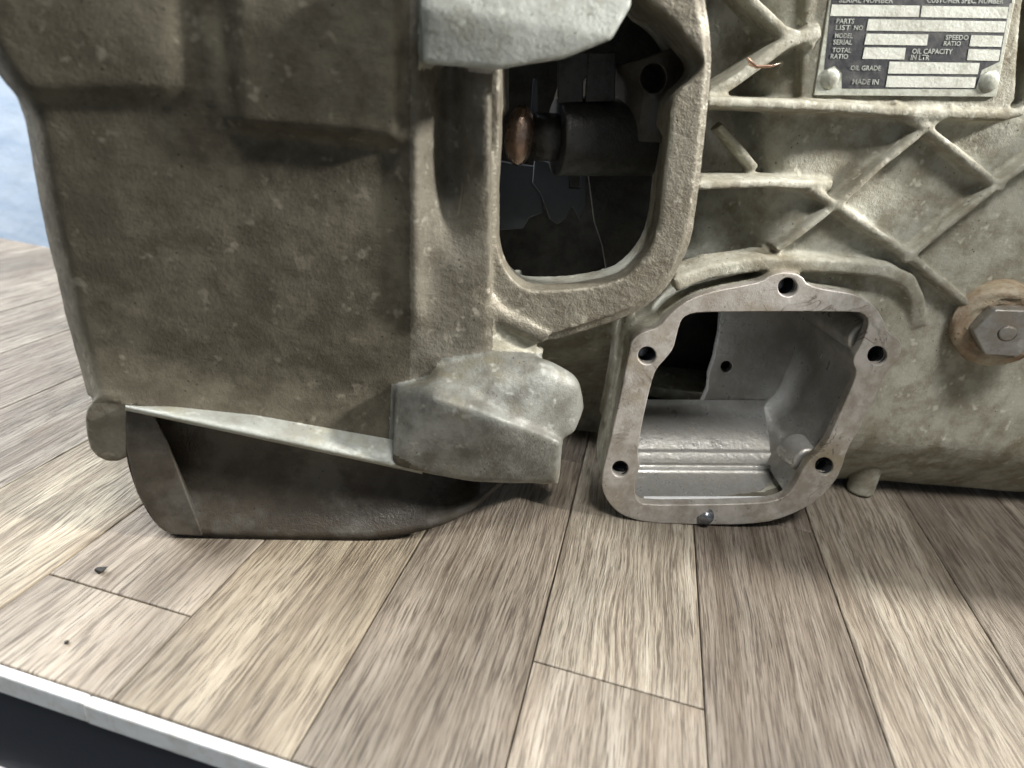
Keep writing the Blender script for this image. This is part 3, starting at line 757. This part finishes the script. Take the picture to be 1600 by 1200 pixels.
# data plate
PL = plane(CAS[0]-.0068, CAS[1], CAS[2])
z1 = lambda pts: [(1250+x/4.571, y/4.571) for x, y in pts]
pl_poly = z1([(100, 680), (1402, 692), (1534, 20), (1640, -560), (300, -600), (205, 30)])
dp = part('data_plate', prism2d(pl_poly, [], lambda x, y: hit(x, y, PL, .0011), .0014), 'plate', bevel=.0003, label='small black and pale data plate riveted to the ribbed side')
def psub(name, vf, mat, **kw):
    o = to_obj(name, vf, M[mat], None, **kw); o.parent = dp; return o
black = z1([(222, 8), (1500, 20), (1425, 440), (1300, 500), (1255, 636), (300, 632), (300, 520), (250, 470), (172, 500), (190, 330)])
black2 = z1([(222, 8), (1512, 24), (1590, -420), (330, -440)])
psub('black_print', prism2d(black, [], lambda x, y: hit(x, y, PL, .00118), .0001), 'print', smooth=False)
psub('black_print', prism2d([(x, y-.3) for x, y in black2], [], lambda x, y: hit(x, y, PL, .00118), .0001), 'print', smooth=False)
fields = [[(228, 32), (858, 40), (848, 121), (216, 114)], [(872, 41), (1490, 50), (1478, 132), (861, 122)], [(490, 136), (1472, 153), (1458, 232), (474, 218)], [(476, 240), (917, 246), (906, 325), (460, 318)], [(1225, 250), (1450, 256), (1438, 335), (1210, 330)], [(462, 338), (756, 342), (745, 425), (445, 420)], [(1206, 350), (1432, 356), (1418, 435), (1192, 430)], [(640, 440), (1285, 450), (1270, 530), (628, 525)], [(625, 542), (1260, 551), (1247, 628), (612, 622)],
          [(250, -75), (1500, -60), (1515, -145), (262, -160)]]
for f in fields:
    psub('field', prism2d(z1(f), [], lambda x, y: hit(x, y, PL, .00135), .0001), 'field', smooth=False)
def text_quad(body, quad, mat='letter'):
    cu = bpy.data.curves.new('lettering', 'FONT'); cu.body = body; cu.size = 1.0; cu.resolution_u = 2; cu.offset = 0.015
    o = bpy.data.objects.new('lettering', cu); COL.objects.link(o)
    dg = bpy.context.evaluated_depsgraph_get(); m = bpy.data.meshes.new_from_object(o.evaluated_get(dg)); bpy.data.objects.remove(o)
    c = np.array([v.co[:2] for v in m.vertices]); lo = c.min(0); hi = c.max(0); lo[1] = min(lo[1], 0)
    q = np.array(z1(quad))                                  # bl, br, tr, tl
    for v in m.vertices:
        s, t = (v.co.x-lo[0])/(hi[0]-lo[0]), (v.co.y-lo[1])/(hi[1]-lo[1])
        p = (q[0]*(1-s)+q[1]*s)*(1-t)+(q[3]*(1-s)+q[2]*s)*t
        v.co = tuple(hit(p[0], p[1], PL, .00142))
    m.materials.clear(); m.materials.append(M[mat]); m.update()
    o = bpy.data.objects.new('lettering', m); COL.objects.link(o); o.parent = dp
def tb(body, x0, x1, y0, y1, sh=0.16, sl=0.013):
    h = y1-y0; w = x1-x0
    text_quad(body, [(x0-sh*h*.5, y1), (x1-sh*h*.5, y1+sl*w), (x1+sh*h*.5, y0+sl*w), (x0+sh*h*.5, y0)])
tb('PARTS', 262, 388, 132, 168); tb('LIST', 256, 360, 178, 214); tb('NO', 386, 452, 180, 216)
tb('MODEL', 250, 378, 236, 272); tb('SERIAL', 238, 374, 282, 318)
tb('TOTAL', 232, 366, 340, 374); tb('RATIO', 220, 344, 384, 420)
tb('SPEEDO', 1042, 1205, 248, 284); tb('RATIO', 1028, 1150, 292, 326)
tb('OIL CAPACITY', 802, 1090, 346, 384); tb('IN LTR', 792, 925, 390, 428)
tb('OIL GRADE', 362, 578, 466, 502); tb('MADE IN', 376, 562, 564, 602)
tb('SERIAL NUMBER', 280, 668, -22, 18); tb('CUSTOMER SPEC. NUMBER', 908, 1455, -18, 20)
for x, y, r in ((210, 562, 13), (1345, 582, 14)):
    c = hit(*z1([(x, y)])[0], PL, .0010); rr = r*0.315/FPX
    V = [c+np.array([rr*math.cos(t)*math.cos(e), -.0016*math.sin(e)-.0002, rr*math.sin(t)*math.cos(e)]) for e in (-.3, 0, .4, .8, 1.2, 1.5) for t in np.linspace(0, 2*math.pi, 20, endpoint=False)]
    psub('rivet', hull(V), 'plate')

# ------------------------------------------------------------------ small loose things
C0 = hit(1172, 97, CAS, .0185)
wire = []
pts = [C0+np.array([-.002, -.001, .0015]), C0, C0+np.array([.003, -.001, -.0015]), C0+np.array([.009, -.0005, -.0005]), C0+np.array([.0125, 0, .001])]
V, fs = [], []
for i, p in enumerate(pts):
    r = [.0006, .0013, .0007, .0006, .0003][i]
    for k in range(8):
        t = math.pi*k/4; V.append(p+np.array([0, r*math.cos(t), r*math.sin(t)]))
for i in range(len(pts)-1):
    for k in range(8): fs.append([i*8+k, i*8+(k+1) % 8, i*8+8+(k+1) % 8, i*8+8+k])
fs += [list(range(7, -1, -1)), list(range(32, 40))]
o = to_obj('metal_sliver', (V, fs), M['copper']); tag(o, 'tiny shiny metal sliver stuck on a rib left of the data plate', 'sliver')
def crumb(px, py, r, label):
    c = ground(px, py)
    rs = np.random.RandomState(int(px))
    P_ = [c+np.array([rs.uniform(-1, 1)*r, rs.uniform(-.8, .8)*r, abs(rs.uniform(0, 1))*r*1.1+.0001]) for _ in range(26)]
    tag(to_obj('dirt_crumb', hull(P_), M['crumb'], None, True, .0002), label, 'dirt crumb')['group'] = 'crumbs on the bench'
crumb(158, 894, .0022, 'larger black dirt crumb on the plank left of the bell housing')
crumb(105, 1005, .0010, 'tiny black dirt speck near the white front edge')
